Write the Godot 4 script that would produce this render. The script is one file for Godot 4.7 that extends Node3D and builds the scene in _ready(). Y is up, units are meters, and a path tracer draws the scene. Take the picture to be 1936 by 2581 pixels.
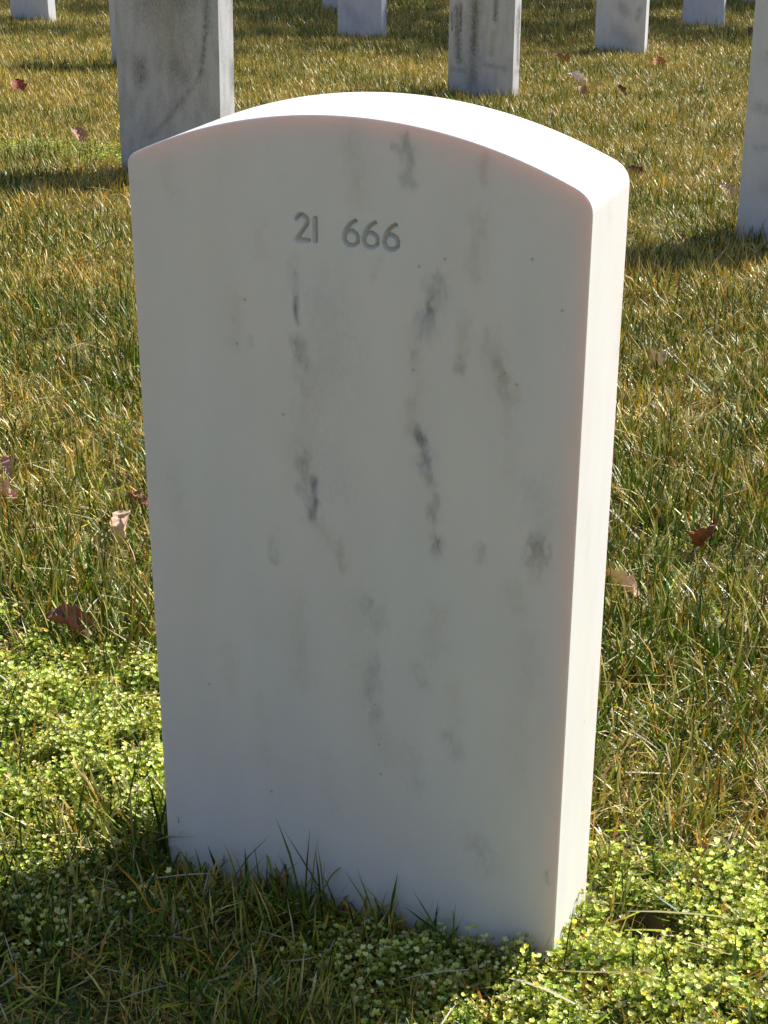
extends Node3D
# A marble headstone in a sloping cemetery lawn, late autumn, sun behind and to the right.

const W := 0.33            # width of a headstone
const T := 0.0935          # its thickness
const SIDE := 0.5887       # height of its straight sides above the ground
const RISE := 0.0387       # rise of its arched top

# lie of the land along the slope (z, height) as read from the bases of the stones
const LAND := [3.0, 0.20, 1.0, 0.068, 0.0, 0.0, -3.283, -0.242, -6.75, -0.594, -9.95, -0.845, -12.92, -1.046, -17.0, -1.31, -26.0, -1.9, -60.0, -4.0, -400.0, -20.0]
const HOLE := Vector2(0.215, -0.075)   # little burrow beside the stone
var MAIN_VEINS := [
	[[0.0035, 0.6132, 0.0054, 0.5954, 0.0066, 0.5742], 0.0109, 0.10, 1],
	[[0.0407, 0.6160, 0.0433, 0.6030, 0.0422, 0.5865], 0.0067, 0.22, 0],
	[[0.0318, 0.6100, 0.0382, 0.6085], 0.0042, 0.14, 0],
	[[0.0928, 0.6084, 0.0941, 0.5954], 0.0059, 0.14, 1],
	[[0.0911, 0.5699, 0.0898, 0.5501, 0.0871, 0.5299], 0.0092, 0.14, 1],
	[[-0.0636, 0.5522, -0.0659, 0.5312], 0.0126, 0.06, 1],
	[[-0.1374, 0.5899, -0.1316, 0.5650], 0.0101, 0.06, 1],
	[[0.0223, 0.5355, 0.0173, 0.5224], 0.0050, 0.10, 1],
	[[-0.0399, 0.5194, -0.0389, 0.5000, -0.0386, 0.4836], 0.0038, 0.22, 2],
	[[-0.0396, 0.5032, -0.0392, 0.4869], 0.0021, 0.22, 0],
	[[-0.0388, 0.4720, -0.0356, 0.4573], 0.0067, 0.26, 0],
	[[-0.0362, 0.4640, -0.0329, 0.4526], 0.0034, 0.18, 0],
	[[-0.0383, 0.5292, -0.0401, 0.5097], 0.0084, 0.07, 2],
	[[-0.0315, 0.4511, -0.0306, 0.4240, -0.0375, 0.3952, -0.0361, 0.3777], 0.0126, 0.10, 1],
	[[-0.0360, 0.3813, -0.0339, 0.3602], 0.0109, 0.14, 0],
	[[-0.0286, 0.3700, -0.0274, 0.3558, -0.0299, 0.3391], 0.0042, 0.34, 2],
	[[-0.0316, 0.3641, -0.0306, 0.3408], 0.0092, 0.14, 0],
	[[-0.0291, 0.3393, -0.0206, 0.3279, -0.0080, 0.3173], 0.0092, 0.10, 1],
	[[-0.0080, 0.3210, -0.0063, 0.3047], 0.0084, 0.15, 1],
	[[-0.0216, 0.5052, -0.0117, 0.4737, -0.0190, 0.4460], 0.0294, 0.05, 2],
	[[-0.0197, 0.3908, -0.0093, 0.3677], 0.0252, 0.05, 2],
	[[0.0632, 0.5242, 0.0592, 0.5080, 0.0549, 0.4900], 0.0101, 0.24, 2],
	[[0.0610, 0.5177, 0.0586, 0.5064], 0.0059, 0.20, 0],
	[[0.0468, 0.4744, 0.0459, 0.4612], 0.0042, 0.12, 0],
	[[0.0445, 0.4378, 0.0470, 0.4214], 0.0084, 0.14, 1],
	[[0.0514, 0.4170, 0.0560, 0.4040, 0.0554, 0.3954], 0.0084, 0.30, 2],
	[[0.0518, 0.4136, 0.0547, 0.4004], 0.0042, 0.16, 0],
	[[0.0586, 0.3855, 0.0604, 0.3806], 0.0059, 0.24, 0],
	[[0.0640, 0.3708, 0.0628, 0.3566], 0.0076, 0.18, 0],
	[[0.0659, 0.3376, 0.0653, 0.3285], 0.0067, 0.22, 0],
	[[0.0457, 0.4873, 0.0495, 0.4419], 0.0084, 0.06, 1],
	[[0.0608, 0.3544, 0.0659, 0.3376], 0.0059, 0.08, 1],
	[[0.1010, 0.4877, 0.1073, 0.4693, 0.1134, 0.4507], 0.0126, 0.16, 1],
	[[0.1062, 0.4755, 0.1117, 0.4537], 0.0059, 0.10, 0],
	[[0.1135, 0.4474, 0.1152, 0.4247], 0.0076, 0.08, 1],
	[[0.1193, 0.4186, 0.1168, 0.3981], 0.0101, 0.06, 1],
	[[0.0829, 0.5045, 0.0796, 0.4656], 0.0067, 0.11, 1],
	[[0.0787, 0.4752, 0.0789, 0.4656], 0.0050, 0.12, 0],
	[[0.1383, 0.3503, 0.1395, 0.3365], 0.0109, 0.20, 0],
	[[0.1371, 0.3396, 0.1361, 0.3218], 0.0126, 0.10, 1],
	[[0.1335, 0.3872, 0.1392, 0.3677], 0.0185, 0.07, 2],
	[[0.1238, 0.3123, 0.1270, 0.2985], 0.0101, 0.11, 1],
	[[0.0979, 0.3397, 0.0975, 0.3289], 0.0059, 0.12, 0],
	[[-0.0865, 0.4979, -0.0852, 0.4646], 0.0109, 0.06, 1],
	[[-0.0750, 0.4692, -0.0734, 0.4644], 0.0034, 0.08, 0],
	[[-0.0633, 0.3150, -0.0611, 0.3004], 0.0059, 0.14, 0],
	[[-0.1428, 0.3648, -0.1394, 0.3206], 0.0109, 0.06, 1],
	[[0.0154, 0.2770, 0.0197, 0.2646], 0.0126, 0.12, 0],
	[[0.0027, 0.2821, 0.0043, 0.2405, 0.0060, 0.2017], 0.0168, 0.06, 1],
	[[0.0183, 0.2356, 0.0171, 0.2042, 0.0197, 0.1809], 0.0092, 0.12, 0],
	[[0.0227, 0.1816, 0.0284, 0.1506], 0.0109, 0.06, 0],
	[[0.0671, 0.2833, 0.0623, 0.2486], 0.0126, 0.10, 1],
	[[0.0517, 0.2349, 0.0573, 0.2207], 0.0076, 0.10, 0],
	[[-0.0437, 0.2732, -0.0408, 0.2312, -0.0394, 0.2038], 0.0109, 0.07, 1],
	[[-0.1031, 0.2185, -0.1005, 0.1826], 0.0109, 0.05, 1],
	[[-0.0767, 0.1837, -0.0725, 0.1266], 0.0084, 0.06, 1],
	[[0.0760, 0.1818, 0.0835, 0.1677], 0.0084, 0.10, 0],
	[[0.0805, 0.2257, 0.0832, 0.1795], 0.0109, 0.06, 1],
	[[0.1346, 0.2745, 0.1377, 0.2380], 0.0126, 0.06, 1],
	[[0.1053, 0.0916, 0.1095, 0.0759], 0.0126, 0.10, 0],
	[[0.0940, 0.1053, 0.0962, 0.0892], 0.0084, 0.06, 1],
	[[0.0451, 0.1626, 0.0528, 0.1320], 0.0126, 0.06, 0],
	[[0.1564, 0.0825, 0.1578, 0.0745], 0.0034, 0.20, 0],
	[[0.1269, 0.2052, 0.1320, 0.1594], 0.0151, 0.05, 1],
	[[-0.0231, 0.1383, -0.0159, 0.0896], 0.0126, 0.05, 1],
]
var MAIN_SPOTS := [-0.0777, 0.4963, -0.0853, 0.4639, 0.0469, 0.4614, 0.1112, 0.4679, 0.1201, 0.4610, 0.0134, 0.2085, 0.0190, 0.1955, 0.0208, 0.1871, 0.0220, 0.1621, 0.0239, 0.1364, -0.0685, 0.0978, -0.1197, 0.1833, 0.0678, 0.5402, 0.1272, 0.5464, 0.1485, 0.5152, -0.0507, 0.4160, 0.0501, 0.5337]

var rng := RandomNumberGenerator.new()
var bumps := FastNoiseLite.new()
var patches := FastNoiseLite.new()
var names := {}

# ------------------------------------------------------------------ mesh collecting
class Shape:
	var v := PackedVector3Array()
	var n := PackedVector3Array()
	var c := PackedColorArray()
	var uv := PackedVector2Array()
	var i := PackedInt32Array()
	func p(pos: Vector3, nor: Vector3, col := Color.WHITE, t := Vector2.ZERO) -> int:
		v.append(pos); n.append(nor); c.append(col); uv.append(t)
		return v.size() - 1
	func tri(a: int, b: int, d: int) -> void:      # wound so that the front faces along the normals
		var f := (v[b] - v[a]).cross(v[d] - v[a])
		if f.dot(n[a] + n[b] + n[d]) > 0.0:
			i.append(a); i.append(d); i.append(b)
		else:
			i.append(a); i.append(b); i.append(d)
	func quad(a: int, b: int, d: int, e: int) -> void:
		tri(a, b, d); tri(a, d, e)
	func mesh(mat: Material) -> ArrayMesh:
		var arr := []
		arr.resize(Mesh.ARRAY_MAX)
		arr[Mesh.ARRAY_VERTEX] = v
		arr[Mesh.ARRAY_NORMAL] = n
		arr[Mesh.ARRAY_COLOR] = c
		arr[Mesh.ARRAY_TEX_UV] = uv
		arr[Mesh.ARRAY_INDEX] = i
		var m := ArrayMesh.new()
		m.add_surface_from_arrays(Mesh.PRIMITIVE_TRIANGLES, arr)
		m.surface_set_material(0, mat)
		return m

func numbered(called: String) -> String:
	var k: int = names.get(called, -1) + 1
	names[called] = k
	return called if k == 0 else "%s_%03d" % [called, k]

func thing(called: String, label: String, category: String, at: Vector3, group := "") -> Node3D:
	var o := Node3D.new()
	o.name = numbered(called)
	add_child(o)
	o.position = at
	o.set_meta("label", label)
	o.set_meta("category", category)
	if group != "":
		o.set_meta("group", group)
	return o

func part(called: String, m: Mesh, parent: Node3D) -> MeshInstance3D:
	var o := MeshInstance3D.new()
	o.name = called
	o.mesh = m
	parent.add_child(o, true)
	return o

func paint(col: Color, rough := 0.8) -> StandardMaterial3D:
	var m := StandardMaterial3D.new()
	m.albedo_color = col.linear_to_srgb()
	m.roughness = rough
	return m

# ------------------------------------------------------------------ the land
func lie(z: float) -> float:
	var k := 0
	while k < LAND.size() - 4 and z < LAND[k + 2]:
		k += 2
	var z0: float = LAND[k]; var y0: float = LAND[k + 1]
	var z1: float = LAND[k + 2]; var y1: float = LAND[k + 3]
	return lerpf(y0, y1, (z - z0) / (z1 - z0))

func land(x: float, z: float) -> float:
	var y := lie(z) * 0.5 + (lie(z - 0.5) + lie(z + 0.5)) * 0.25
	y -= 0.004 + 0.014 * smoothstep(-1.5, -3.0, z)
	y += bumps.get_noise_2d(x * 3.0, z * 3.0) * 0.011
	var d := Vector2(x, z).distance_to(HOLE)
	if d < 0.05:
		y -= 0.045 * (1.0 - smoothstep(0.012, 0.04, d))
	return y

# ------------------------------------------------------------------ headstones
func arch_y(x: float, side: float) -> float:
	var r := (W * W * 0.25 + RISE * RISE) / (2.0 * RISE)
	return side + RISE - r + sqrt(r * r - x * x)

func outline(side: float, left_round: float, right_round: float) -> PackedVector2Array:
	var o := PackedVector2Array()
	var h := W * 0.5
	for k in 9:
		o.append(Vector2(lerpf(-h, h, k / 8.0), -0.2))
	for k in range(1, 12):
		o.append(Vector2(h, lerpf(-0.2, side - right_round, k / 12.0)))
	var a := Vector2(h, side - right_round)
	var b := Vector2(h - right_round, arch_y(h - right_round, side))
	var c := Vector2(h, side)
	for k in 9:
		var t := k / 8.0
		o.append(a.lerp(c, t).lerp(c.lerp(b, t), t))
	for k in range(1, 40):
		var x := lerpf(h - right_round, -h + left_round, k / 40.0)
		o.append(Vector2(x, arch_y(x, side)))
	a = Vector2(-h + left_round, arch_y(-h + left_round, side))
	b = Vector2(-h, side - left_round)
	c = Vector2(-h, side)
	for k in 9:
		var t := k / 8.0
		o.append(a.lerp(c, t).lerp(c.lerp(b, t), t))
	for k in range(1, 12):
		o.append(Vector2(-h, lerpf(side - left_round, -0.2, k / 12.0)))
	return o

func stone_uv(p: Vector3, n2: Vector2) -> Vector2:
	return Vector2((p.x + 0.17 - p.z * n2.x) / 0.34, 1.0 - (p.y + 0.05 - p.z * n2.y) / 0.7)

func fill_face(s: Shape, poly: PackedVector2Array, z: float, nz: float) -> void:
	var first := s.v.size()
	for q in poly:
		s.p(Vector3(q.x, q.y, z), Vector3(0, 0, nz), Color.WHITE, stone_uv(Vector3(q.x, q.y, 0), Vector2.ZERO))
	var t := Geometry2D.triangulate_polygon(poly)
	for k in range(0, t.size(), 3):
		s.tri(first + t[k], first + t[k + 1], first + t[k + 2])

const NX0 := -0.044
const NX1 := 0.042
const NY0 := 0.536
const NY1 := 0.567
const CELL := 0.0005
const STROKE := 0.00128

func digit_paths() -> Array:
	var out := []
	var two := PackedVector2Array()
	for k in 13:
		var a := deg_to_rad(lerpf(165.0, -38.0, k / 12.0))
		two.append(Vector2(-0.0339, 0.5558) + Vector2(cos(a), sin(a)) * Vector2(0.0041, 0.0042))
	two.append(Vector2(-0.0379, 0.5431))
	two.append(Vector2(-0.0292, 0.5431))
	out.append(two)
	out.append(PackedVector2Array([Vector2(-0.0239, 0.5586), Vector2(-0.0239, 0.5428)]))
	for cx in [0.0018, 0.0158, 0.0303]:
		var six := PackedVector2Array()
		for k in 9:
			var t := k / 8.0
			var a := Vector2(cx + 0.0032, 0.5595)
			var b := Vector2(cx - 0.0040, 0.5562)
			var c := Vector2(cx - 0.00485, 0.5480)
			six.append(a.lerp(b, t).lerp(b.lerp(c, t), t))
		for k in range(1, 25):
			var ang := PI + TAU * k / 24.0
			six.append(Vector2(cx, 0.5476) + Vector2(cos(ang), sin(ang)) * 0.0049)
		out.append(six)
	return out

func path_distance(p: Vector2, path: PackedVector2Array) -> float:
	var best := 1.0
	for k in path.size() - 1:
		best = minf(best, p.distance_squared_to(Geometry2D.get_closest_point_to_segment(p, path[k], path[k + 1])))
	return sqrt(best)

func cut_depth(d: float) -> float:
	return -0.0056 * sqrt(clampf(1.0 - d / STROKE, 0.0, 1.0))

func slab_shape(side: float, left_round: float, right_round: float, bevel: float, carved: Array) -> Shape:
	var s := Shape.new()
	var o := outline(side, left_round, right_round)
	var k_all := o.size()
	var nor := PackedVector2Array()
	for k in k_all:
		var d := o[(k + 1) % k_all] - o[(k + k_all - 1) % k_all]
		nor.append(Vector2(d.y, -d.x).normalized())
	# rings from the front face round the edge to the back face
	var rings := []
	for k in 5:
		var a := k / 4.0 * PI * 0.5
		rings.append([bevel * (1.0 - sin(a)), -bevel * (1.0 - cos(a)), Vector2(sin(a), cos(a))])
	for k in 5:
		var a := k / 4.0 * PI * 0.5
		rings.append([bevel * (1.0 - cos(a)), -T + bevel * (1.0 - sin(a)), Vector2(cos(a), -sin(a))])
	var first := s.v.size()
	for r in rings:
		for k in k_all + 1:
			var j := k % k_all
			var q: Vector2 = o[j] - nor[j] * r[0]
			var pos := Vector3(q.x, q.y, r[1])
			var m: Vector2 = r[2]
			s.p(pos, Vector3(nor[j].x * m.x, nor[j].y * m.x, m.y).normalized(), Color.WHITE, stone_uv(pos, nor[j]))
	for r in rings.size() - 1:
		for k in k_all:
			var a := first + r * (k_all + 1) + k
			s.quad(a, a + 1, a + k_all + 2, a + k_all + 1)
	var inner := PackedVector2Array()
	for k in k_all:
		inner.append(o[k] - nor[k] * bevel)
	fill_face(s, inner, -T, -1.0)
	if carved.is_empty():
		fill_face(s, inner, 0.0, 1.0)
		return s
	# the front face round the number, and the number cut into it
	for box in [[-1.0, -1.0, NX0, 2.0], [NX1, -1.0, 1.0, 2.0], [NX0, -1.0, NX1, NY0], [NX0, NY1, NX1, 2.0]]:
		var rect := PackedVector2Array([Vector2(box[0], box[1]), Vector2(box[2], box[1]), Vector2(box[2], box[3]), Vector2(box[0], box[3])])
		for piece in Geometry2D.intersect_polygons(inner, rect):
			fill_face(s, piece, 0.0, 1.0)
	var nx := roundi((NX1 - NX0) / CELL)
	var ny := roundi((NY1 - NY0) / CELL)
	var deep := PackedFloat32Array()
	for y in ny + 1:
		for x in nx + 1:
			var q := Vector2(NX0 + x * CELL, NY0 + y * CELL)
			var d := 1.0
			for path in carved:
				d = minf(d, path_distance(q, path))
			deep.append(cut_depth(d))
	var base := s.v.size()
	for y in ny + 1:
		for x in nx + 1:
			var xm := maxi(x - 1, 0); var xp := mini(x + 1, nx)
			var ym := maxi(y - 1, 0); var yp := mini(y + 1, ny)
			var gx := (deep[y * (nx + 1) + xp] - deep[y * (nx + 1) + xm]) / ((xp - xm) * CELL)
			var gy := (deep[yp * (nx + 1) + x] - deep[ym * (nx + 1) + x]) / ((yp - ym) * CELL)
			var pos := Vector3(NX0 + x * CELL, NY0 + y * CELL, deep[y * (nx + 1) + x])
			s.p(pos, Vector3(-gx, -gy, 1).normalized(), Color.WHITE, stone_uv(Vector3(pos.x, pos.y, 0), Vector2.ZERO))
	for y in ny:
		for x in nx:
			var a := base + y * (nx + 1) + x
			s.quad(a, a + 1, a + nx + 2, a + nx + 1)
	return s

func numeral_shape(path: PackedVector2Array) -> Shape:
	var s := Shape.new()
	var box := Rect2(path[0], Vector2.ZERO)
	for q in path:
		box = box.expand(q)
	box = box.grow(0.003)
	var nx := ceili(box.size.x / CELL)
	var ny := ceili(box.size.y / CELL)
	var dist := PackedFloat32Array()
	for y in ny + 1:
		for x in nx + 1:
			var q := box.position + Vector2(x, y) * CELL
			var d := path_distance(q, path)
			dist.append(d)
			var e := 0.0002
			var gx := (cut_depth(path_distance(q + Vector2(e, 0), path)) - cut_depth(path_distance(q - Vector2(e, 0), path))) / (2.0 * e)
			var gy := (cut_depth(path_distance(q + Vector2(0, e), path)) - cut_depth(path_distance(q - Vector2(0, e), path))) / (2.0 * e)
			s.p(Vector3(q.x, q.y, cut_depth(d) + 0.00025), Vector3(-gx, -gy, 1).normalized())
	for y in ny:
		for x in nx:
			var a := y * (nx + 1) + x
			if minf(minf(dist[a], dist[a + 1]), minf(dist[a + nx + 1], dist[a + nx + 2])) < STROKE * 0.86:
				s.quad(a, a + 1, a + nx + 2, a + nx + 1)
	return s

const VEIN_TINT := [Color(0.62, 0.62, 0.62), Color(0.68, 0.58, 0.42), Color(0.56, 0.60, 0.68)]

# marble: base tone, cloudy variation, then veins and stains drawn where they lie on the face (metres)
func marble(seed_value: int, w: int, h: int, base: Color, cloud: float, grime: float, streaks: Array, spots: Array) -> StandardMaterial3D:
	var soft := FastNoiseLite.new()
	soft.seed = seed_value
	soft.noise_type = FastNoiseLite.TYPE_SIMPLEX_SMOOTH
	soft.fractal_octaves = 4
	soft.frequency = 1.0
	var grain := FastNoiseLite.new()
	grain.seed = seed_value + 7
	grain.frequency = 1.0
	grain.fractal_octaves = 3
	var dark := PackedFloat32Array(); dark.resize(w * h)       # share of grey, brown and blue matter at each pixel
	var brown := PackedFloat32Array(); brown.resize(w * h)
	var blue := PackedFloat32Array(); blue.resize(w * h)
	var px := 0.34 / w
	var py := 0.7 / h
	for st in streaks:
		var pts: Array = st[0]
		var half: float = st[1] * 0.62
		var reach := half * 2.6
		for k in range(0, pts.size() - 2, 2):
			var a := Vector2(pts[k], pts[k + 1])
			var b := Vector2(pts[k + 2], pts[k + 3])
			var x0 := clampi(int((minf(a.x, b.x) - reach + 0.17) / px), 0, w - 1)
			var x1 := clampi(int((maxf(a.x, b.x) + reach + 0.17) / px), 0, w - 1)
			var y0 := clampi(int((0.65 - maxf(a.y, b.y) - reach) / py), 0, h - 1)
			var y1 := clampi(int((0.65 - minf(a.y, b.y) + reach) / py), 0, h - 1)
			for y in range(y0, y1 + 1):
				for x in range(x0, x1 + 1):
					var q := Vector2((x + 0.5) * px - 0.17, 0.65 - (y + 0.5) * py)
					q += Vector2(soft.get_noise_2d(q.x * 130.0, q.y * 60.0), soft.get_noise_2d(q.x * 130.0 + 50.0, q.y * 60.0)) * half * 0.9
					var d := q.distance_to(Geometry2D.get_closest_point_to_segment(q, a, b)) / half
					if d > 2.4:
						continue
					var v: float = st[2] * (1.55 if st[3] == 0 else 1.05 if st[3] == 1 else 1.35) * exp(-d * d * 0.9) * clampf(0.85 + 0.8 * soft.get_noise_2d(q.x * 90.0, q.y * 45.0 + 7.0) + 0.22 * grain.get_noise_2d(q.x * 420.0, q.y * 240.0), 0.1, 1.6)
					var at := y * w + x
					if st[3] == 0:
						dark[at] = maxf(dark[at], v)
					elif st[3] == 1:
						brown[at] = maxf(brown[at], v)
					else:
						blue[at] = maxf(blue[at], v)
	for k in range(0, spots.size(), 2):
		var sx := int((spots[k] + 0.17) / px)
		var sy := int((0.65 - spots[k + 1]) / py)
		for y in range(sy - 2, sy + 3):
			for x in range(sx - 2, sx + 3):
				if x < 0 or y < 0 or x >= w or y >= h:
					continue
				var at := y * w + x
				dark[at] = maxf(dark[at], 0.5 * exp(-0.5 * ((x - sx) * (x - sx) + (y - sy) * (y - sy))))
	var data := PackedByteArray(); data.resize(w * h * 3)
	for y in h:
		for x in w:
			var at := y * w + x
			var mx := (x + 0.5) * px
			var my := (y + 0.5) * py
			var c := base
			var f := 1.0 + cloud * soft.get_noise_2d(mx * 16.0, my * 5.0) + 0.03 * grain.get_noise_2d(mx * 600.0, my * 600.0)
			if grime > 0.0:
				var g := soft.get_noise_2d(mx * 22.0 + 90.0, my * 7.0) + 0.6 * grain.get_noise_2d(mx * 120.0, my * 90.0)
				f *= 1.0 - grime * clampf(g * 1.2 + 0.25, 0.0, 1.0)
			var warm := 0.025 * soft.get_noise_2d(mx * 9.0 + 40.0, my * 4.0)
			var r := c.r * f * (1.0 + warm)
			var gg := c.g * f
			var b := c.b * f * (1.0 - warm)
			var k0 := dark[at]; var k1 := brown[at]; var k2 := blue[at]
			r *= (1.0 - k0) * (1.0 - k1 * 0.80) * (1.0 - k2 * 1.05)
			gg *= (1.0 - k0) * (1.0 - k1 * 0.92) * (1.0 - k2 * 0.98)
			b *= (1.0 - k0 * 1.02) * (1.0 - k1 * 1.25) * (1.0 - k2 * 0.82)
			var col := Color(clampf(r, 0, 1), clampf(gg, 0, 1), clampf(b, 0, 1)).linear_to_srgb()
			data[at * 3] = int(col.r * 255.0 + 0.5)
			data[at * 3 + 1] = int(col.g * 255.0 + 0.5)
			data[at * 3 + 2] = int(col.b * 255.0 + 0.5)
	var m := StandardMaterial3D.new()
	m.albedo_texture = ImageTexture.create_from_image(Image.create_from_data(w, h, false, Image.FORMAT_RGB8, data))
	m.roughness = 0.55
	return m

func headstone(label: String, at: Vector3, turn: float, lean: float, shape: Shape, mat: Material) -> Node3D:
	var o := thing("headstone", label, "headstone", at, "white marble headstones in the lawn")
	o.rotation = Vector3(0, turn, lean)
	part("slab", shape.mesh(mat), o)
	return o

# ------------------------------------------------------------------ grass and ground cover
const GREEN := [Color(0.036, 0.078, 0.005), Color(0.070, 0.138, 0.008), Color(0.135, 0.210, 0.012), Color(0.285, 0.315, 0.020)]
const DRY := [Color(0.52, 0.38, 0.085), Color(0.68, 0.54, 0.20), Color(0.50, 0.24, 0.022), Color(0.20, 0.11, 0.03), Color(0.50, 0.40, 0.05), Color(0.78, 0.66, 0.36), Color(0.64, 0.50, 0.15)]

func blade(s: Shape, base: Vector3, az: float, lean: float, bend: float, length: float, width: float, col: Color, tip: Color) -> void:
	var out := Vector3(cos(az), 0, sin(az))
	var side := Vector3(-sin(az), 0, cos(az))
	side = (side + out * rng.randf_range(-0.5, 0.5)).normalized()
	var pos := base
	var ang := lean
	var steps := 3
	var prev := -1
	for k in steps + 1:
		var dir := Vector3.UP * cos(ang) + out * sin(ang)
		var nor := side.cross(dir).normalized()
		var t := float(k) / steps
		var c := col.lerp(tip, t * t)
		if k == steps:
			var e := s.p(pos, nor, c)
			s.tri(prev, prev + 1, e)
		else:
			var wd := width * (0.75 + 0.4 * sin(t * PI)) * 0.5
			var a := s.p(pos - side * wd, nor, c)
			s.p(pos + side * wd, nor, c)
			if prev >= 0:
				s.quad(prev, prev + 1, a + 1, a)
			prev = a
			pos += dir * length / steps
			ang += bend / steps

func pick(list: Array) -> Color:
	var c: Color = list[rng.randi() % list.size()]
	var f := rng.randf_range(0.55, 1.5)
	return Color(c.r * f, c.g * f, c.b * f)

func tuft(dryness: float, blades: int, spread: float, height: float, mat: Material) -> ArrayMesh:
	var s := Shape.new()
	for k in blades:
		var r := spread * sqrt(rng.randf())
		var a := rng.randf() * TAU
		var base := Vector3(cos(a) * r, -0.006, sin(a) * r)
		var dead := rng.randf() < dryness
		var col := pick(DRY) if dead else pick(GREEN)
		var tip := col
		if not dead and rng.randf() < 0.35:
			tip = pick(DRY)
		var lean := absf(rng.randfn(0.0, 0.45)) if not dead else rng.randf_range(0.1, 1.15)
		var length := height * (rng.randf_range(0.45, 1.2) if rng.randf() < 0.9 else rng.randf_range(1.2, 1.75))
		blade(s, base, rng.randf() * TAU, minf(lean, 1.4), rng.randf_range(-0.1, 1.1), length, rng.randf_range(0.0009, 0.0025), col, tip)
	return s.mesh(mat)

func thatch(blades: int, spread: float, mat: Material) -> ArrayMesh:      # short, flat, mostly dead
	var s := Shape.new()
	for k in blades:
		var r := spread * sqrt(rng.randf())
		var a := rng.randf() * TAU
		var base := Vector3(cos(a) * r, rng.randf_range(0.0, 0.010), sin(a) * r)
		var col := pick(DRY) if rng.randf() < 0.3 else pick(GREEN)
		blade(s, base, rng.randf() * TAU, rng.randf_range(0.9, 1.5), rng.randf_range(-0.3, 0.2), rng.randf_range(0.015, 0.04), rng.randf_range(0.0010, 0.0021), col, col)
	return s.mesh(mat)

func small_leaf(s: Shape, base: Vector3, az: float, up: float, length: float, width: float, col: Color) -> void:
	var out := Vector3(cos(az), 0, sin(az))
	var side := Vector3(-sin(az), 0, cos(az))
	var dir := out * cos(up) + Vector3.UP * sin(up)
	var nor := dir.cross(side)
	if nor.y < 0.0:
		nor = -nor
	var profile := [0.25, 0.86, 1.0, 0.82, 0.22]
	var prev := -1
	for k in 5:
		var t := k / 4.0
		var mid := base + dir * length * t - nor * length * 0.25 * t * t
		var wd: float = width * 0.5 * profile[k]
		var lift := nor * wd * -0.25
		var c := col.lerp(Color(col.r * 1.2, col.g * 1.15, col.b * 1.1), t)
		var a := s.p(mid - side * wd + lift, (nor - side * 0.25).normalized(), c)
		s.p(mid, nor, Color(c.r * 1.1, c.g * 1.08, c.b * 1.1))
		s.p(mid + side * wd + lift, (nor + side * 0.25).normalized(), c)
		if prev >= 0:
			s.quad(prev, prev + 1, a + 1, a)
			s.quad(prev + 1, prev + 2, a + 2, a + 1)
		prev = a

const WEED := [Color(0.27, 0.36, 0.045), Color(0.35, 0.43, 0.08), Color(0.21, 0.30, 0.035), Color(0.42, 0.49, 0.13), Color(0.44, 0.43, 0.06), Color(0.14, 0.22, 0.025)]
const WEED_TIP := [Color(0.60, 0.66, 0.29), Color(0.50, 0.57, 0.18), Color(0.64, 0.66, 0.36), Color(0.56, 0.57, 0.14)]
const WEED_OLD := [Color(0.52, 0.42, 0.12), Color(0.42, 0.30, 0.13), Color(0.60, 0.50, 0.26)]

func sprig(mat: Material) -> ArrayMesh:
	var s := Shape.new()
	for stem in 6:
		var az := rng.randf() * TAU
		var foot := Vector3(rng.randfn(0, 0.006), -0.004, rng.randfn(0, 0.006))
		var tall := rng.randf_range(0.008, 0.026)
		var top := foot + Vector3(rng.randfn(0, 0.005), tall, rng.randfn(0, 0.005))
		var old := rng.randf() < 0.04
		var col := pick(WEED_OLD) if old else pick(WEED)
		var crown := col if old or rng.randf() < 0.25 else pick(WEED_TIP)
		blade(s, foot, az, 0.2, 0.2, tall, 0.0011, Color(0.14, 0.16, 0.04), col)
		var turn := az
		for level in 3:
			var at := foot.lerp(top, 0.35 + 0.325 * level)
			var size := rng.randf_range(0.0026, 0.0041) * (1.12 - 0.12 * level)
			var count := 2 if level < 2 else 5
			for k in count:
				var up := 0.15 + 0.45 * level + rng.randf_range(-0.3, 0.3)
				small_leaf(s, at, turn + k * TAU / count + rng.randf_range(-0.3, 0.3), up, size * rng.randf_range(0.8, 1.15), size * 0.85, crown if level == 2 else col)
			turn += PI * 0.5
	return s.mesh(mat)

var blocked: Array = []          # footprints of the stones: [centre, half width, depth]
func is_clear(x: float, z: float, margin: float) -> bool:
	for b in blocked:
		if absf(x - b.x) < W * 0.5 + margin and z < b.y + margin and z > b.y - T - margin:
			return false
	return true

func weed_share(x: float, z: float) -> float:
	var n := patches.get_noise_2d(x * 60.0, z * 60.0) * 0.35
	var best := 0.0
	for e in WEED_PATCHES:
		var d := Vector2((x - e[0]) / e[2], (z - e[1]) / e[3]).length() + n
		best = maxf(best, e[4] * (1.0 - smoothstep(0.72, 1.08, d)))
	return best

# x, z, half sizes, share
const WEED_PATCHES := [[-0.40, -0.14, 0.27, 0.20, 1.0], [-0.34, 0.08, 0.20, 0.10, 0.30], [0.30, -0.12, 0.20, 0.10, 0.55], [0.27, 0.06, 0.26, 0.11, 0.95], [0.55, 0.0, 0.25, 0.2, 0.8], [-2.45, -3.62, 0.5, 0.22, 0.9], [-0.75, -0.05, 0.2, 0.2, 0.7]]

class Field:
	var at: Array[Transform3D] = []
	var tint: PackedColorArray = PackedColorArray()

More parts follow.
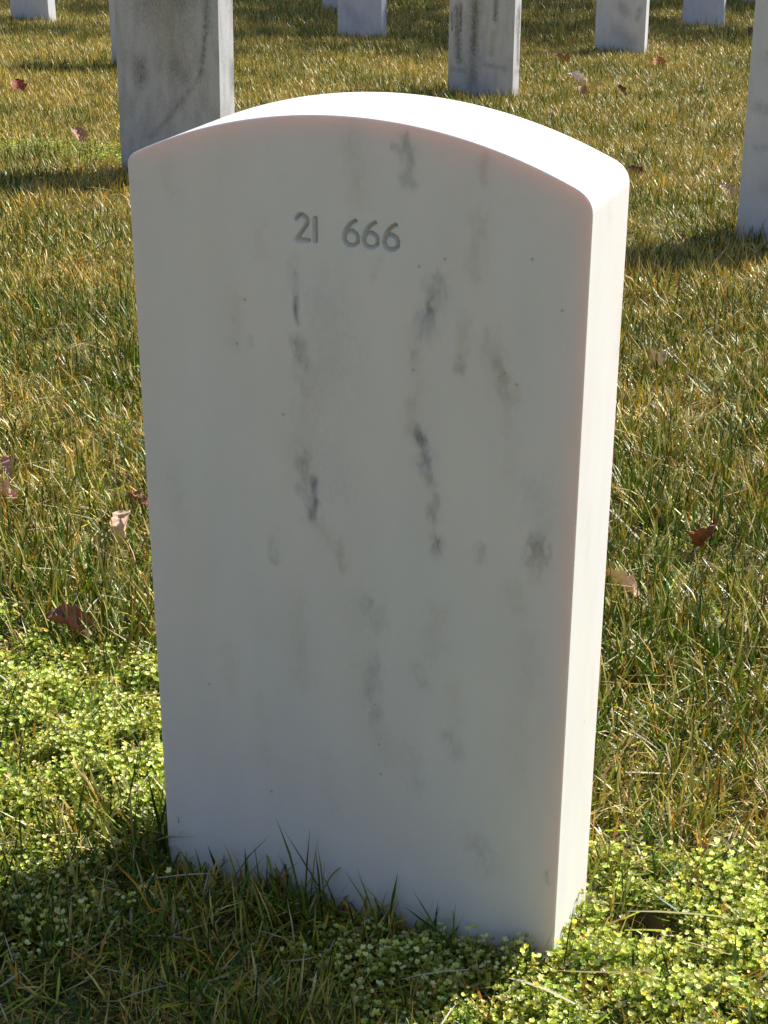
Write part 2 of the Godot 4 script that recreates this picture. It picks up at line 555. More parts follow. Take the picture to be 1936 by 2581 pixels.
func grow(called: String, meshes: Array, fields: Array, parent: Node3D) -> void:
	for k in meshes.size():
		var f: Field = fields[k]
		if f.at.is_empty():
			continue
		var mm := MultiMesh.new()
		mm.transform_format = MultiMesh.TRANSFORM_3D
		mm.use_colors = true
		mm.mesh = meshes[k]
		mm.instance_count = f.at.size()
		for j in f.at.size():
			mm.set_instance_transform(j, f.at[j])
			mm.set_instance_color(j, f.tint[j])
		var o := MultiMeshInstance3D.new()
		o.name = called
		o.multimesh = mm
		o.set_meta("kind", "stuff")
		parent.add_child(o, true)

func stuff(called: String, label: String, category: String) -> Node3D:
	var o := Node3D.new()
	o.name = called
	add_child(o)
	o.set_meta("label", label)
	o.set_meta("category", category)
	o.set_meta("kind", "stuff")
	return o

func new_fields(n: int) -> Array:
	var a := []
	for k in n:
		a.append(Field.new())
	return a

func spot(x: float, z: float, size: float, tilt: float) -> Transform3D:
	var b := Basis(Vector3.UP, rng.randf() * TAU)
	b = Basis(Vector3(rng.randf_range(-1, 1), 0, rng.randf_range(-1, 1)).normalized(), rng.randf() * tilt) * b
	return Transform3D(b.scaled(Vector3.ONE * size), Vector3(x, land(x, z), z))

# edges of what the lawn must cover at depth z (the view, plus a step to either side)
func lawn_left(z: float) -> float:
	return 0.42 + (z - 1.0) * 0.92 - 0.7
func lawn_right(z: float) -> float:
	return 0.42 + (z - 1.0) * 0.10 + 0.8

func dryness_at(x: float, z: float) -> float:
	var n := patches.get_noise_2d(x * 9.0 + 300.0, z * 9.0) * 0.75 + patches.get_noise_2d(x * 45.0, z * 45.0 + 80.0) * 0.5
	return clampf(0.36 + 0.42 * smoothstep(0.0, -3.8, z) + n, 0.0, 1.0)

func plant_grass(mat: Material) -> void:
	var lawn := stuff("lawn_grass", "short autumn lawn grass, green mixed with straw, covering the whole slope", "grass")
	var kinds := 6
	var green := []; var dry := []; var mats := []
	for k in kinds:
		green.append(tuft(0.20, 19, 0.023, 0.052, mat))
		dry.append(tuft(0.62, 19, 0.023, 0.047, mat))
	for k in 4:
		mats.append(thatch(16, 0.026, mat))
	var fg := new_fields(kinds); var fd := new_fields(kinds); var fm := new_fields(4)
	# bands of depth: from z, to z, tufts per square metre, size, thatch per square metre
	for band in BANDS:
		var z0: float = band[0]; var z1: float = band[1]
		var wide := maxf(lawn_right(z0) - lawn_left(z0), lawn_right(z1) - lawn_left(z1)) if z0 < 0.5 else 2.3
		var area := absf(z1 - z0) * wide
		for pass_no in 2:
			var count := int(area * (band[2] if pass_no == 0 else band[4]))
			for j in count:
				var z := lerpf(z0, z1, rng.randf())
				var l := lawn_left(z); var r := lawn_right(z)
				if z > 0.0:
					l = -1.1; r = 1.2
				var x := lerpf(l, l + wide, rng.randf())
				if x > r or not is_clear(x, z, 0.002 if pass_no == 0 else 0.0):
					continue
				if Vector2(x, z).distance_to(HOLE) < 0.022:
					continue
				var weed := weed_share(x, z)
				if pass_no == 0 and rng.randf() < weed * 0.72:
					continue
				var g := rng.randf_range(0.85, 1.15)
				if pass_no == 1:
					var q := rng.randi() % 4
					fm[q].at.append(spot(x, z, band[3] * rng.randf_range(0.8, 1.2), 0.15))
					fm[q].tint.append(Color(g, g, g))
					continue
				var d := dryness_at(x, z)
				var k := rng.randi() % kinds
				var f: Field = fd[k] if rng.randf() < d else fg[k]
				var size: float = band[3] * rng.randf_range(0.75, 1.2) * (0.72 + 0.35 * (patches.get_noise_2d(x * 30.0, z * 30.0 - 500.0) + 0.5))
				if weed > 0.3:
					size *= 0.8
				f.at.append(spot(x, z, size, 0.3))
				f.tint.append(Color(g * lerpf(0.95, 1.06, d), g, g * lerpf(1.0, 0.95, d)))
	# the lawn goes on round the place where one stands to look at the stone
	for j in 16000:
		var x := rng.randf_range(-6.0, 6.0)
		var z := rng.randf_range(-5.0, 7.0)
		if z < 0.72 and x > (lawn_left(z) if z < 0.0 else -1.1) and x < (lawn_right(z) if z < 0.0 else 1.2):
			continue
		var d := dryness_at(x, z - 2.0)
		var k := rng.randi() % kinds
		var f: Field = fd[k] if rng.randf() < d else fg[k]
		f.at.append(spot(x, z, rng.randf_range(1.5, 2.2), 0.3))
		f.tint.append(Color.WHITE)
	grow("green_tufts", green, fg, lawn)
	grow("dry_tufts", dry, fd, lawn)
	grow("thatch", mats, fm, lawn)

const BANDS := [[0.75, 0.0, 2900.0, 0.92, 3000.0], [0.0, -0.9, 2300.0, 1.0, 900.0], [-0.9, -2.6, 2000.0, 1.05, 500.0], [-2.6, -5.5, 1500.0, 1.1, 300.0], [-5.5, -10.5, 850.0, 1.3, 120.0], [-10.5, -24.0, 360.0, 1.75, 40.0]]

func plant_weeds(mat: Material) -> void:
	var o := stuff("chickweed", "pale green small-leaved ground cover in mats round the headstone bases", "ground cover")
	var kinds := 6
	var meshes := []
	for k in kinds:
		meshes.append(sprig(mat))
	var f := new_fields(kinds)
	for e in WEED_PATCHES:
		var count := int(4.0 * e[2] * e[3] * 1.5 * 20000.0)
		if e[1] < -2.0:
			count = int(4.0 * e[2] * e[3] * 1.5 * 4000.0)
		for j in count:
			var x: float = e[0] + rng.randf_range(-1.25, 1.25) * e[2]
			var z: float = e[1] + rng.randf_range(-1.25, 1.25) * e[3]
			if rng.randf() > weed_share(x, z) * clampf(0.85 + 0.9 * patches.get_noise_2d(x * 130.0, z * 130.0 + 900.0), 0.05, 1.0) or not is_clear(x, z, 0.003) or Vector2(x, z).distance_to(HOLE) < 0.026:
				continue
			var k := rng.randi() % kinds
			var size := rng.randf_range(0.75, 1.12) * (1.0 + 0.35 * patches.get_noise_2d(x * 110.0, z * 110.0 + 40.0))
			var tr := spot(x, z, size, 0.35)
			tr.origin.y += rng.randf_range(-0.005, 0.004) + 0.024 * patches.get_noise_2d(x * 150.0 + 9.0, z * 150.0)
			f[k].at.append(tr)
			var g := rng.randf_range(0.85, 1.15)
			f[k].tint.append(Color(g * rng.randf_range(0.92, 1.08), g, g))
	grow("sprigs", meshes, f, o)

func plant_straws(mat: Material) -> void:
	var o := stuff("straw_litter", "pale dry stalks and clippings lying over the lawn", "straw")
	var meshes := []
	for k in 5:
		var s := Shape.new()
		var col: Color = [Color(0.55, 0.47, 0.28), Color(0.48, 0.38, 0.18), Color(0.60, 0.54, 0.38), Color(0.40, 0.24, 0.08), Color(0.36, 0.34, 0.12)][k]
		blade(s, Vector3(-0.03, 0, 0), 0.0, 1.45 + 0.02 * k, rng.randf_range(-0.25, 0.45), 0.045 + 0.008 * k, 0.0015, col, col.lightened(0.1))
		meshes.append(s.mesh(mat))
	var f := new_fields(5)
	for j in 4200:
		var z := lerpf(0.5, -6.0, pow(rng.randf(), 1.4))
		var l := lawn_left(z) if z < 0.0 else -0.9
		var r := lawn_right(z)
		var x := rng.randf_range(l, r)
		if not is_clear(x, z, 0.03):
			continue
		if rng.randf() < weed_share(x, z) * 0.8:
			continue
		var k := rng.randi() % 5
		var tr := spot(x, z, rng.randf_range(0.45, 1.2) if rng.randf() < 0.93 else rng.randf_range(1.2, 1.6), 0.4)
		tr.origin.y += rng.randf_range(0.012, 0.034)
		f[k].at.append(tr)
		var g := rng.randf_range(0.75, 1.1)
		f[k].tint.append(Color(g, g, g))
	grow("stalks", meshes, f, o)

# longer blades that stand against the foot of the numbered stone
func plant_tall_blades(mat: Material) -> void:
	var s := Shape.new()
	# x, z, length, azimuth of lean, lean, bend
	for b in [[-0.034, 0.020, 0.075, PI, 0.10, 0.35, 0.0030], [-0.020, 0.016, 0.055, PI, 0.02, 0.12, 0.0024], [0.030, 0.012, 0.038, 0.2, 0.25, 0.1, 0.0018], [0.036, 0.014, 0.040, 2.8, 0.10, 0.1, 0.0016],
			[0.060, 0.010, 0.045, 0.2, 0.2, 0.1, 0.0018], [0.092, 0.016, 0.052, PI, 0.5, 0.1, 0.0017], [0.085, 0.014, 0.040, 0.1, 0.2, 0.2, 0.0016], [0.118, 0.026, 0.060, 3.3, 0.95, 0.35, 0.0030], [0.104, 0.012, 0.036, PI, 0.1, 0.1, 0.0017],
			[0.146, 0.022, 0.044, -0.1, 0.55, 0.1, 0.0020], [-0.070, 0.012, 0.042, 0.1, 0.02, 0.05, 0.0022], [-0.085, 0.012, 0.040, 0.2, 0.3, 0.1, 0.0014], [-0.110, 0.010, 0.036, PI, 0.2, 0.2, 0.0020], [-0.130, 0.012, 0.034, PI, 0.3, 0.5, 0.0020],
			[-0.150, 0.014, 0.036, 0.3, 0.5, 0.2, 0.0020], [-0.155, 0.010, 0.040, PI, 0.1, 0.1, 0.0022], [-0.005, 0.020, 0.030, 0.0, 0.5, 0.3, 0.0020], [0.010, 0.016, 0.028, PI, 0.2, 0.1, 0.0020], [-0.050, 0.015, 0.030, PI, 0.4, 0.2, 0.0020], [0.075, 0.012, 0.034, PI, 0.3, 0.1, 0.0016],
			[0.160, 0.030, 0.050, 0.0, 0.12, 0.2, 0.0022], [0.176, 0.012, 0.055, 0.1, 0.05, 0.1, 0.0022], [0.184, -0.02, 0.050, 0.4, 0.3, 0.3, 0.0024],
			[0.045, 0.120, 0.060, 3.0, 0.08, 0.1, 0.0030], [0.055, 0.118, 0.070, 0.3, 0.10, 0.1, 0.0030], [-0.03, 0.150, 0.060, 0.2, 0.25, 0.3, 0.0030], [-0.08, 0.14, 0.055, 2.6, 0.3, 0.3, 0.0030], [0.02, 0.10, 0.055, 0.1, 0.1, 0.3, 0.0026]]:
		var col := pick(GREEN)
		blade(s, Vector3(b[0], land(b[0], b[1]) - 0.004, b[1]), b[3], b[4], b[5], b[2] * 1.35, b[6] * 1.1, col, col)
	var o := stuff("tall_grass_blades", "long dark green grass blades standing against the foot of the headstone", "grass")
	part("blades", s.mesh(mat), o).set_meta("kind", "stuff")

# ------------------------------------------------------------------ fallen leaves
func leaf_shape(length: float, width: float, lobes: float, curl: float, arch: float, col: Color, seed_value: int) -> Shape:
	var s := Shape.new()
	var nz := FastNoiseLite.new()
	nz.seed = seed_value
	nz.frequency = 1.0
	var rows := 26
	var cols := 8
	var grid := []
	for r in rows + 1:
		var t := float(r) / rows
		var half := width * 0.5 * pow(sin(PI * pow(t, 0.8)), 0.75) * (1.0 - 0.62 * lobes * (0.5 + 0.5 * cos(t * TAU * 3.2 + 0.6)) * (1.0 - 0.25 * t))
		var line := []
		for c in cols + 1:
			var u := c / float(cols) * 2.0 - 1.0
			var x := u * half
			var y := t * length
			# roll the edges up and bow the midrib
			var roll := curl * absf(u) * half / (width * 0.5) * 1.9 + 0.001
			var rad := absf(x) / maxf(roll, 0.001)
			var px := signf(x) * sin(roll) * rad
			var pz := (1.0 - cos(roll)) * rad
			var bow := arch * (t - 0.35)
			var wr := nz.get_noise_2d(x * 90.0, y * 90.0) * 0.006
			line.append(Vector3(px, pz + wr - sin(bow) * bow * length * 0.35, -y * cos(bow * 0.8) + length * 0.5))
		grid.append(line)
	for r in rows + 1:
		for c in cols + 1:
			var du: Vector3 = grid[r][mini(c + 1, cols)] - grid[r][maxi(c - 1, 0)]
			var dv: Vector3 = grid[mini(r + 1, rows)][c] - grid[maxi(r - 1, 0)][c]
			var n := dv.cross(du)
			n = n.normalized() if n.length() > 1e-9 else Vector3.UP
			var f := 1.0 + 0.35 * nz.get_noise_2d(c * 1.7, r * 1.3) + (0.18 if c == cols / 2 else 0.0)
			s.p(grid[r][c], n, Color(col.r * f, col.g * f, col.b * f))
	for r in rows:
		for c in cols:
			var a := r * (cols + 1) + c
			s.quad(a, a + 1, a + cols + 2, a + cols + 1)
	return s

func tube(s: Shape, pts: PackedVector3Array, radii: PackedFloat32Array, sides: int, col: Color) -> void:
	var prev := -1
	for k in pts.size():
		var dir := (pts[mini(k + 1, pts.size() - 1)] - pts[maxi(k - 1, 0)]).normalized()
		var side := dir.cross(Vector3(0.31, 0.2, 0.93)).normalized()
		var up := side.cross(dir).normalized()
		var first := s.v.size()
		for j in sides + 1:
			var a := TAU * j / sides
			var n := side * cos(a) + up * sin(a)
			s.p(pts[k] + n * radii[k], n, col, Vector2(float(j) / sides, k))
		if prev >= 0:
			for j in sides:
				s.quad(prev + j, prev + j + 1, first + j + 1, first + j)
		prev = first

func fallen_leaf(label: String, x: float, z: float, lift: float, turn: Vector3, length: float, width: float, lobes: float, curl: float, arch: float, col: Color, mat: Material) -> void:
	var o := thing("fallen_leaf", label, "leaf", Vector3(x, land(x, z) + lift + 0.014, z), "dry leaves fallen on the lawn")
	o.rotation = turn
	part("leaf_blade", leaf_shape(length, width, lobes, curl, arch, col, int(absf(x * 977.0 + z * 331.0))).mesh(mat), o)
	var s := Shape.new()
	var r := 0.0009
	var root := Vector3(0, 0.002, length * 0.5 - 0.002)
	tube(s, PackedVector3Array([root, root + Vector3(0.001, 0.003, length * 0.16), root + Vector3(0.004, 0.009, length * 0.33)]), PackedFloat32Array([r, r * 0.9, r * 1.3]), 6, Color(col.r * 0.8, col.g * 0.7, col.b * 0.7))
	part("leaf_stalk", s.mesh(mat), o)

# ------------------------------------------------------------------ the tree whose bare crown shades the far rows
var twig_ends: Array[Vector3] = []
func limb(s: Shape, from: Vector3, dir: Vector3, length: float, radius: float, depth: int) -> void:
	var pts := PackedVector3Array([from])
	var radii := PackedFloat32Array([radius])
	var d := dir
	var p := from
	var steps := 4
	for k in steps:
		d = (d + Vector3(rng.randfn(0, 0.13), rng.randfn(0.04, 0.08), rng.randfn(0, 0.13))).normalized()
		p += d * length / steps
		pts.append(p)
		radii.append(radius * (1.0 - 0.45 * (k + 1) / steps))
		if depth > 0 and k > 0:
			for q in 1 if rng.randf() < 0.55 else 2:
				var away := d.cross(Vector3(rng.randfn(), rng.randfn(), rng.randfn())).normalized()
				limb(s, p, (d * 0.6 + away * rng.randf_range(0.5, 0.9)).normalized(), length * rng.randf_range(0.5, 0.72), radii[k + 1] * rng.randf_range(0.5, 0.72), depth - 1)
		if depth <= 1:
			twig_ends.append(p)
	tube(s, pts, radii, 7 if depth > 1 else 4, Color.WHITE)

func plant_tree(at: Vector3, bark: Material, leaf_mat: Material) -> void:
	var o := thing("oak_tree", "tall bare oak with a few brown leaves shading the far rows of stones", "tree", at)
	twig_ends = []
	var s := Shape.new()
	tube(s, PackedVector3Array([Vector3(0, -0.4, 0), Vector3(0, 0.1, 0), Vector3(0.02, 0.8, 0), Vector3(0.06, 2.2, 0.03), Vector3(0.0, 3.6, -0.03), Vector3(0.05, 5.0, 0.0)]), PackedFloat32Array([0.55, 0.44, 0.33, 0.29, 0.26, 0.22]), 14, Color.WHITE)
	part("trunk", s.mesh(bark), o)
	var b := Shape.new()
	for k in 9:
		var a := k * 2.399 + 0.4
		limb(b, Vector3(0.02, 3.0 + 0.25 * k, 0), Vector3(cos(a), 0.55 + 0.1 * k, sin(a)).normalized(), 3.6 - 0.12 * k, 0.13, 3)
	part("branches", b.mesh(bark), o)
	var leaves := Shape.new()
	small_leaf(leaves, Vector3.ZERO, 0.0, 0.2, 0.13, 0.08, Color(0.20, 0.11, 0.05))
	var f := Field.new()
	for e in twig_ends:
		for k in 4:
			if rng.randf() < 0.7:
				var t := Basis.from_euler(Vector3(rng.randf() * TAU, rng.randf() * TAU, rng.randf() * TAU)).scaled(Vector3.ONE * rng.randf_range(0.8, 1.4))
				f.at.append(Transform3D(t, e + Vector3(rng.randfn(), rng.randfn(), rng.randfn()) * 0.12))
				f.tint.append(Color.WHITE)
	grow("crown", [leaves.mesh(leaf_mat)], [f], o)

# ------------------------------------------------------------------ the scene
func _ready() -> void:
	rng.seed = 21666
	bumps.seed = 5
	bumps.frequency = 1.0
	patches.seed = 11
	patches.frequency = 0.1
	patches.fractal_octaves = 3

	# camera, read off the vanishing points of the numbered stone
	var cam := Camera3D.new()
	cam.name = "camera"
	add_child(cam)
	cam.position = Vector3(0.4267, 0.8296, 0.9987)
	cam.rotation = Vector3(deg_to_rad(-23.862), deg_to_rad(21.871), deg_to_rad(0.135))
	cam.fov = 34.047
	cam.near = 0.05
	cam.far = 900.0
	cam.current = true

	# clear autumn sky
	var sky_mat := ProceduralSkyMaterial.new()
	sky_mat.sky_top_color = Color(0.42, 0.49, 0.63)
	sky_mat.sky_horizon_color = Color(0.66, 0.70, 0.77)
	sky_mat.sky_curve = 0.12
	sky_mat.ground_bottom_color = Color(0.25, 0.23, 0.15)
	sky_mat.ground_horizon_color = Color(0.45, 0.45, 0.40)
	var sky := Sky.new()
	sky.sky_material = sky_mat
	var env := Environment.new()
	env.background_mode = Environment.BG_SKY
	env.sky = sky
	env.background_energy_multiplier = 0.68
	env.tonemap_mode = Environment.TONE_MAPPER_LINEAR
	env.tonemap_exposure = 1.84
	env.sdfgi_enabled = true
	env.ssao_enabled = true
	env.ssil_enabled = true
	var we := WorldEnvironment.new()
	we.name = "environment"
	we.environment = env
	add_child(we)

	# low sun behind the stones, to the right
	var az := deg_to_rad(28.0)
	var el := deg_to_rad(38.0)
	var to_sun := Vector3(cos(el) * sin(az), sin(el), -cos(el) * cos(az))
	var sun := DirectionalLight3D.new()
	sun.name = "sun"
	sun.light_energy = 1.45
	sun.light_color = Color(1.0, 0.985, 0.968)
	sun.light_angular_distance = 0.5
	sun.shadow_enabled = true
	add_child(sun)
	sun.look_at_from_position(to_sun * 50.0, Vector3.ZERO, Vector3.UP)

	# ground
	var soil := NoiseTexture2D.new()
	soil.width = 512; soil.height = 512; soil.seamless = true
	var sn := FastNoiseLite.new()
	sn.seed = 3; sn.frequency = 0.03; sn.fractal_octaves = 5
	soil.noise = sn
	var ramp := Gradient.new()
	ramp.offsets = PackedFloat32Array([0.0, 0.4, 0.6, 1.0])
	ramp.colors = PackedColorArray([Color(0.09, 0.066, 0.034).linear_to_srgb(), Color(0.14, 0.108, 0.048).linear_to_srgb(), Color(0.18, 0.145, 0.058).linear_to_srgb(), Color(0.25, 0.20, 0.085).linear_to_srgb()])
	soil.color_ramp = ramp
	var soil_mat := StandardMaterial3D.new()
	soil_mat.albedo_texture = soil
	soil_mat.roughness = 0.95
	soil_mat.uv1_triplanar = true
	soil_mat.uv1_world_triplanar = true
	soil_mat.uv1_scale = Vector3.ONE * 2.3
	var g := Shape.new()
	var xs := grid_lines(-1.2, 1.2, 0.012, 260.0)
	var zs := grid_lines(-0.9, 0.8, 0.012, 260.0)
	for z in zs:
		for x in xs:
			var e := 0.006
			g.p(Vector3(x, land(x, z), z), Vector3(land(x - e, z) - land(x + e, z), 2.0 * e, land(x, z - e) - land(x, z + e)).normalized())
	for r in zs.size() - 1:
		for c in xs.size() - 1:
			var a := r * xs.size() + c
			g.quad(a, a + 1, a + xs.size() + 1, a + xs.size())
	var ground := part("ground", g.mesh(soil_mat), self)
	ground.set_meta("kind", "structure")

	# the numbered stone
	var marble_main := marble(40, 512, 1024, Color(0.835, 0.812, 0.755), 0.05, 0.0, MAIN_VEINS, MAIN_SPOTS)
	marble_main.subsurf_scatter_enabled = true
	marble_main.subsurf_scatter_strength = 0.25
	var paths := digit_paths()
	var front := headstone("clean white marble headstone with arched top carved with the number 21 666", Vector3.ZERO, 0.0, 0.0, slab_shape(SIDE, 0.006, 0.011, 0.0016, paths), marble_main)
	var cut := paint(Color(0.835, 0.812, 0.755), 0.9)
	for p in paths:
		part("numeral", numeral_shape(p).mesh(cut), front)
	blocked.append(Vector2.ZERO)

	# the rows behind it
	var plain := slab_shape(SIDE, 0.008, 0.008, 0.003, [])
	for st in STONES:
		var at := Vector3(st.x, lie(st.z), st.z)
		headstone(st.label, at, deg_to_rad(st.turn), deg_to_rad(st.lean), plain, marble(st.seed, 256, 512, st.base, 0.07, st.grime, st.veins, []))
		blocked.append(Vector2(st.x, st.z))

	# lawn
	var leafy := StandardMaterial3D.new()
	leafy.vertex_color_use_as_albedo = true
	leafy.roughness = 0.4
	leafy.metallic_specular = 0.38
	leafy.backlight_enabled = true
	leafy.backlight = Color(0.46, 0.46, 0.26)
	plant_grass(leafy)
	var weedy := leafy.duplicate()
	weedy.roughness = 0.7
	weedy.backlight = Color(0.7, 0.7, 0.5)
	weedy.metallic_specular = 0.25
	plant_weeds(weedy)
	plant_straws(leafy)
	plant_tall_blades(leafy)

	# fallen leaves
	var leaf_mat := StandardMaterial3D.new()
	leaf_mat.vertex_color_use_as_albedo = true
	leaf_mat.roughness = 0.7
	leaf_mat.backlight_enabled = true
	leaf_mat.backlight = Color(0.45, 0.36, 0.28)
	for l in LEAVES:
		fallen_leaf(l[0], l[1], l[2], l[3], l[4], l[5], l[6], l[7], l[8], l[9], l[10], leaf_mat)

	# the oak on the sunward side
	var bark := paint(Color(0.16, 0.13, 0.10), 0.95)
	plant_tree(Vector3(-0.5, lie(-20.6), -20.6), bark, leaf_mat)

func grid_lines(a: float, b: float, step: float, far: float) -> PackedFloat32Array:
	var out := PackedFloat32Array()
	var x := a
	while x <= b:
		out.append(x)
		x += step
	var s := step
	x = out[out.size() - 1]
	while x < far:
		s *= 1.16
		x += s
		out.append(x)
	s = step
	x = a
	while x > -far:
		s *= 1.16
		x -= s
		out.insert(0, x)
	return out

const STONES := [
	{"label": "grey weathered headstone with a dark slanting vein, standing behind the numbered one", "x": -1.965, "z": -3.283, "turn": 0.0, "lean": -1.0, "seed": 101, "base": Color(0.58, 0.575, 0.56), "grime": 0.22,
		"veins": [[[0.135, 0.62, 0.13, 0.42], 0.02, 0.3, 0], [[0.13, 0.46, 0.118, 0.36, 0.105, 0.29], 0.012, 0.35, 0], [[0.10, 0.28, 0.0, 0.16, -0.06, 0.10], 0.014, 0.2, 0], [[-0.09, 0.31, -0.085, 0.26], 0.03, 0.35, 0], [[0.03, 0.31, 0.05, 0.28], 0.035, 0.25, 0], [[-0.03, 0.56, 0.0, 0.44, 0.02, 0.36], 0.09, 0.28, 1], [[-0.10, 0.6, -0.05, 0.52], 0.10, 0.28, 0], [[0.02, 0.60, 0.06, 0.5], 0.08, 0.25, 0]]},
	{"label": "smooth pale grey headstone with faint blue veins and long blades at its foot", "x": -0.130, "z": -3.18, "turn": 0.0, "lean": 0.3, "seed": 102, "base": Color(0.70, 0.70, 0.70), "grime": 0.06,
		"veins": [[[-0.14, 0.32, -0.06, 0.31, 0.1, 0.28], 0.02, 0.25, 2], [[-0.12, 0.44, 0.0, 0.46], 0.03, 0.14, 2], [[-0.13, 0.22, 0.05, 0.24], 0.014, 0.16, 2], [[-0.1, 0.12, 0.1, 0.1], 0.03, 0.1, 2]]},
	{"label": "grey headstone with dark dripping stains down its face", "x": -2.19, "z": -6.74, "turn": -1.5, "lean": 0.0, "seed": 103, "base": Color(0.60, 0.595, 0.58), "grime": 0.16,
		"veins": [[[-0.035, 0.50, -0.036, 0.30, -0.040, 0.06], 0.046, 0.34, 0], [[-0.030, 0.43, -0.036, 0.30, -0.038, 0.20], 0.022, 0.36, 0], [[-0.034, 0.42, -0.036, 0.22], 0.020, 0.4, 1], [[-0.125, 0.40, -0.115, 0.24, -0.11, 0.16], 0.026, 0.4, 0], [[-0.105, 0.42, -0.105, 0.30], 0.012, 0.5, 0], [[-0.15, 0.38, -0.147, 0.30], 0.010, 0.35, 0], [[0.075, 0.56, 0.07, 0.42, 0.068, 0.36], 0.018, 0.45, 0], [[0.06, 0.30, 0.055, 0.2], 0.02, 0.25, 1], [[-0.14, 0.12, -0.05, 0.11], 0.02, 0.2, 0], [[0.02, 0.15, 0.12, 0.14], 0.02, 0.18, 0]]},
	{"label": "headstone almost hidden behind the grey weathered stone, only a sliver of its edge showing", "x": -4.13, "z": -6.88, "turn": 0.0, "lean": 0.0, "seed": 104, "base": Color(0.66, 0.66, 0.67), "grime": 0.08, "veins": []},
	{"label": "plain white headstone with the edge of another stone peeping out behind it", "x": -4.18, "z": -10.0, "turn": -1.0, "lean": 0.0, "seed": 105, "base": Color(0.70, 0.70, 0.70), "grime": 0.10, "veins": [[[-0.1, 0.2, 0.0, 0.1], 0.06, 0.15, 2]]},
	{"label": "white headstone with a faint grey cloud on its face, brown leaf in its shadow", "x": -2.33, "z": -9.97, "turn": 2.0, "lean": 0.5, "seed": 106, "base": Color(0.70, 0.70, 0.69), "grime": 0.10, "veins": [[[0.0, 0.3, 0.03, 0.26], 0.05, 0.25, 0], [[-0.02, 0.14, 0.08, 0.08], 0.07, 0.18, 0], [[0.12, 0.28, 0.11, 0.22], 0.03, 0.25, 0]]},
	{"label": "white headstone with a broad bright side, alone beyond the bright red leaf", "x": -6.65, "z": -9.70, "turn": -2.0, "lean": 0.4, "seed": 107, "base": Color(0.70, 0.70, 0.70), "grime": 0.05, "veins": []},
	{"label": "clean white headstone behind the clouded one, one row farther on in the same column", "x": -2.40, "z": -12.93, "turn": 1.5, "lean": 0.0, "seed": 108, "base": Color(0.70, 0.70, 0.71), "grime": 0.04, "veins": []},
	{"label": "headstone whose edge peeps out behind the plain white one", "x": -5.36, "z": -12.40, "turn": 0.0, "lean": 0.0, "seed": 109, "base": Color(0.68, 0.68, 0.70), "grime": 0.04, "veins": []},
	{"label": "farthest headstone, only its foot visible beyond the clean white one", "x": -2.60, "z": -16.6, "turn": 0.0, "lean": 0.0, "seed": 110, "base": Color(0.68, 0.68, 0.70), "grime": 0.04, "veins": []},
]

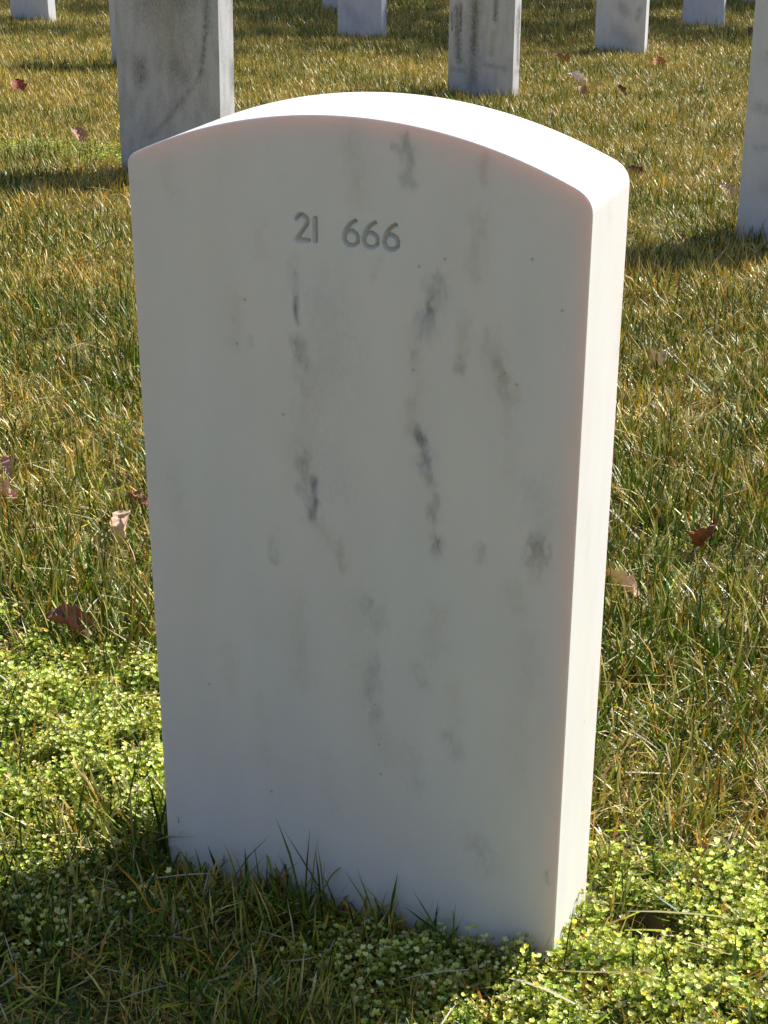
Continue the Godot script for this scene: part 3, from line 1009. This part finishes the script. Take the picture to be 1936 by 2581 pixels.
# label, x, z, lift, rotation, length, width, lobes, curl, arch, colour
const LEAVES := [
	["dark maroon curled leaf cupped open on the grass left of the numbered stone", -0.479, -0.348, 0.017, Vector3(0.5, 1.75, 0.15), 0.062, 0.055, 0.25, 1.25, 0.9, Color(0.19, 0.085, 0.065)],
	["pale tan crumpled leaf on dry grass left of the numbered stone", -0.572, -0.625, 0.019, Vector3(0.8, 0.3, 0.3), 0.060, 0.046, 0.6, 1.2, 1.2, Color(0.62, 0.44, 0.30)],
	["reddish brown folded leaf with its stalk upright right of the numbered stone", 0.094, -0.917, 0.017, Vector3(-0.9, 0.4, 0.5), 0.060, 0.062, 0.5, 0.8, 0.7, Color(0.20, 0.075, 0.04)],
	["tan leaf with dark brown underside poking out behind the numbered stone's right edge", 0.032, -0.715, 0.017, Vector3(0.35, 1.1, -0.6), 0.060, 0.045, 0.3, 0.9, 0.8, Color(0.60, 0.42, 0.28)],
	["pinkish brown flat leaf on the grass by a pinkish tan curled leaf", -0.833, -0.750, 0.018, Vector3(0.4, 0.9, 0.2), 0.050, 0.045, 0.6, 0.5, 0.6, Color(0.46, 0.27, 0.21)],
	["pinkish tan curled leaf on the grass by a pinkish brown flat leaf", -0.767, -0.650, 0.018, Vector3(0.6, 2.2, 0.1), 0.055, 0.045, 0.7, 1.0, 0.9, Color(0.58, 0.37, 0.27)],
	["small red brown leaf against the left edge of the numbered stone", -0.600, -0.712, 0.017, Vector3(0.5, 1.4, -0.3), 0.045, 0.04, 0.5, 0.8, 0.7, Color(0.22, 0.085, 0.045)],
	["pale grey tented leaf on the lawn right of the numbered stone", -0.161, -1.748, 0.019, Vector3(-0.8, 0.2, 0.1), 0.055, 0.05, 0.4, 0.9, 0.9, Color(0.64, 0.58, 0.52)],
	["dark brown twisted leaf by the numbered stone's right shoulder", -0.788, -4.142, 0.019, Vector3(0.5, 1.9, 0.4), 0.080, 0.05, 0.6, 1.2, 0.8, Color(0.10, 0.045, 0.035)],
	["pink and tan leaf on the grass left of the grey weathered stone", -2.590, -3.796, 0.022, Vector3(0.7, 1.2, 0.2), 0.10, 0.07, 0.6, 0.8, 0.8, Color(0.40, 0.21, 0.14)],
	["bright red leaf in the lawn left of the hidden headstone", -3.844, -5.329, 0.022, Vector3(0.8, 0.8, 0.1), 0.10, 0.09, 0.8, 0.6, 0.6, Color(0.27, 0.045, 0.028)],
	["large brown leaf in the shadow of the clouded headstone", -2.410, -8.934, 0.028, Vector3(0.5, 1.6, 0.1), 0.17, 0.10, 0.6, 0.9, 0.6, Color(0.26, 0.11, 0.05)],
	["orange leaf on the lawn right of the clouded headstone", -1.851, -9.042, 0.028, Vector3(0.8, 0.5, 0.1), 0.11, 0.10, 0.7, 0.6, 0.5, Color(0.48, 0.17, 0.04)],
	["pale grey crumpled leaf lying between the stained and the clouded headstone", -1.998, -7.753, 0.028, Vector3(0.7, 1.3, 0.2), 0.13, 0.11, 0.7, 1.0, 0.9, Color(0.64, 0.57, 0.50)],
	["brown leaf right of the stained headstone beside a darker brown leaf", -1.782, -7.115, 0.028, Vector3(0.7, 0.4, 0.2), 0.10, 0.08, 0.6, 1.0, 0.8, Color(0.30, 0.16, 0.09)],
	["darker brown leaf right of the stained headstone beside a brown leaf", -1.628, -7.272, 0.028, Vector3(0.9, 1.9, 0.2), 0.09, 0.07, 0.6, 1.0, 0.8, Color(0.12, 0.06, 0.045)],
	["dark red leaf far off between the clean white headstone and the pale grey one", -1.829, -11.963, 0.033, Vector3(1.0, 0.4, 0.2), 0.14, 0.10, 0.6, 0.7, 0.6, Color(0.22, 0.07, 0.05)],
	["tan lobed leaf on the lawn beside the pale grey smooth headstone", -0.439, -3.825, 0.022, Vector3(0.6, 0.9, 0.2), 0.09, 0.07, 0.8, 0.7, 0.6, Color(0.46, 0.30, 0.18)],
]
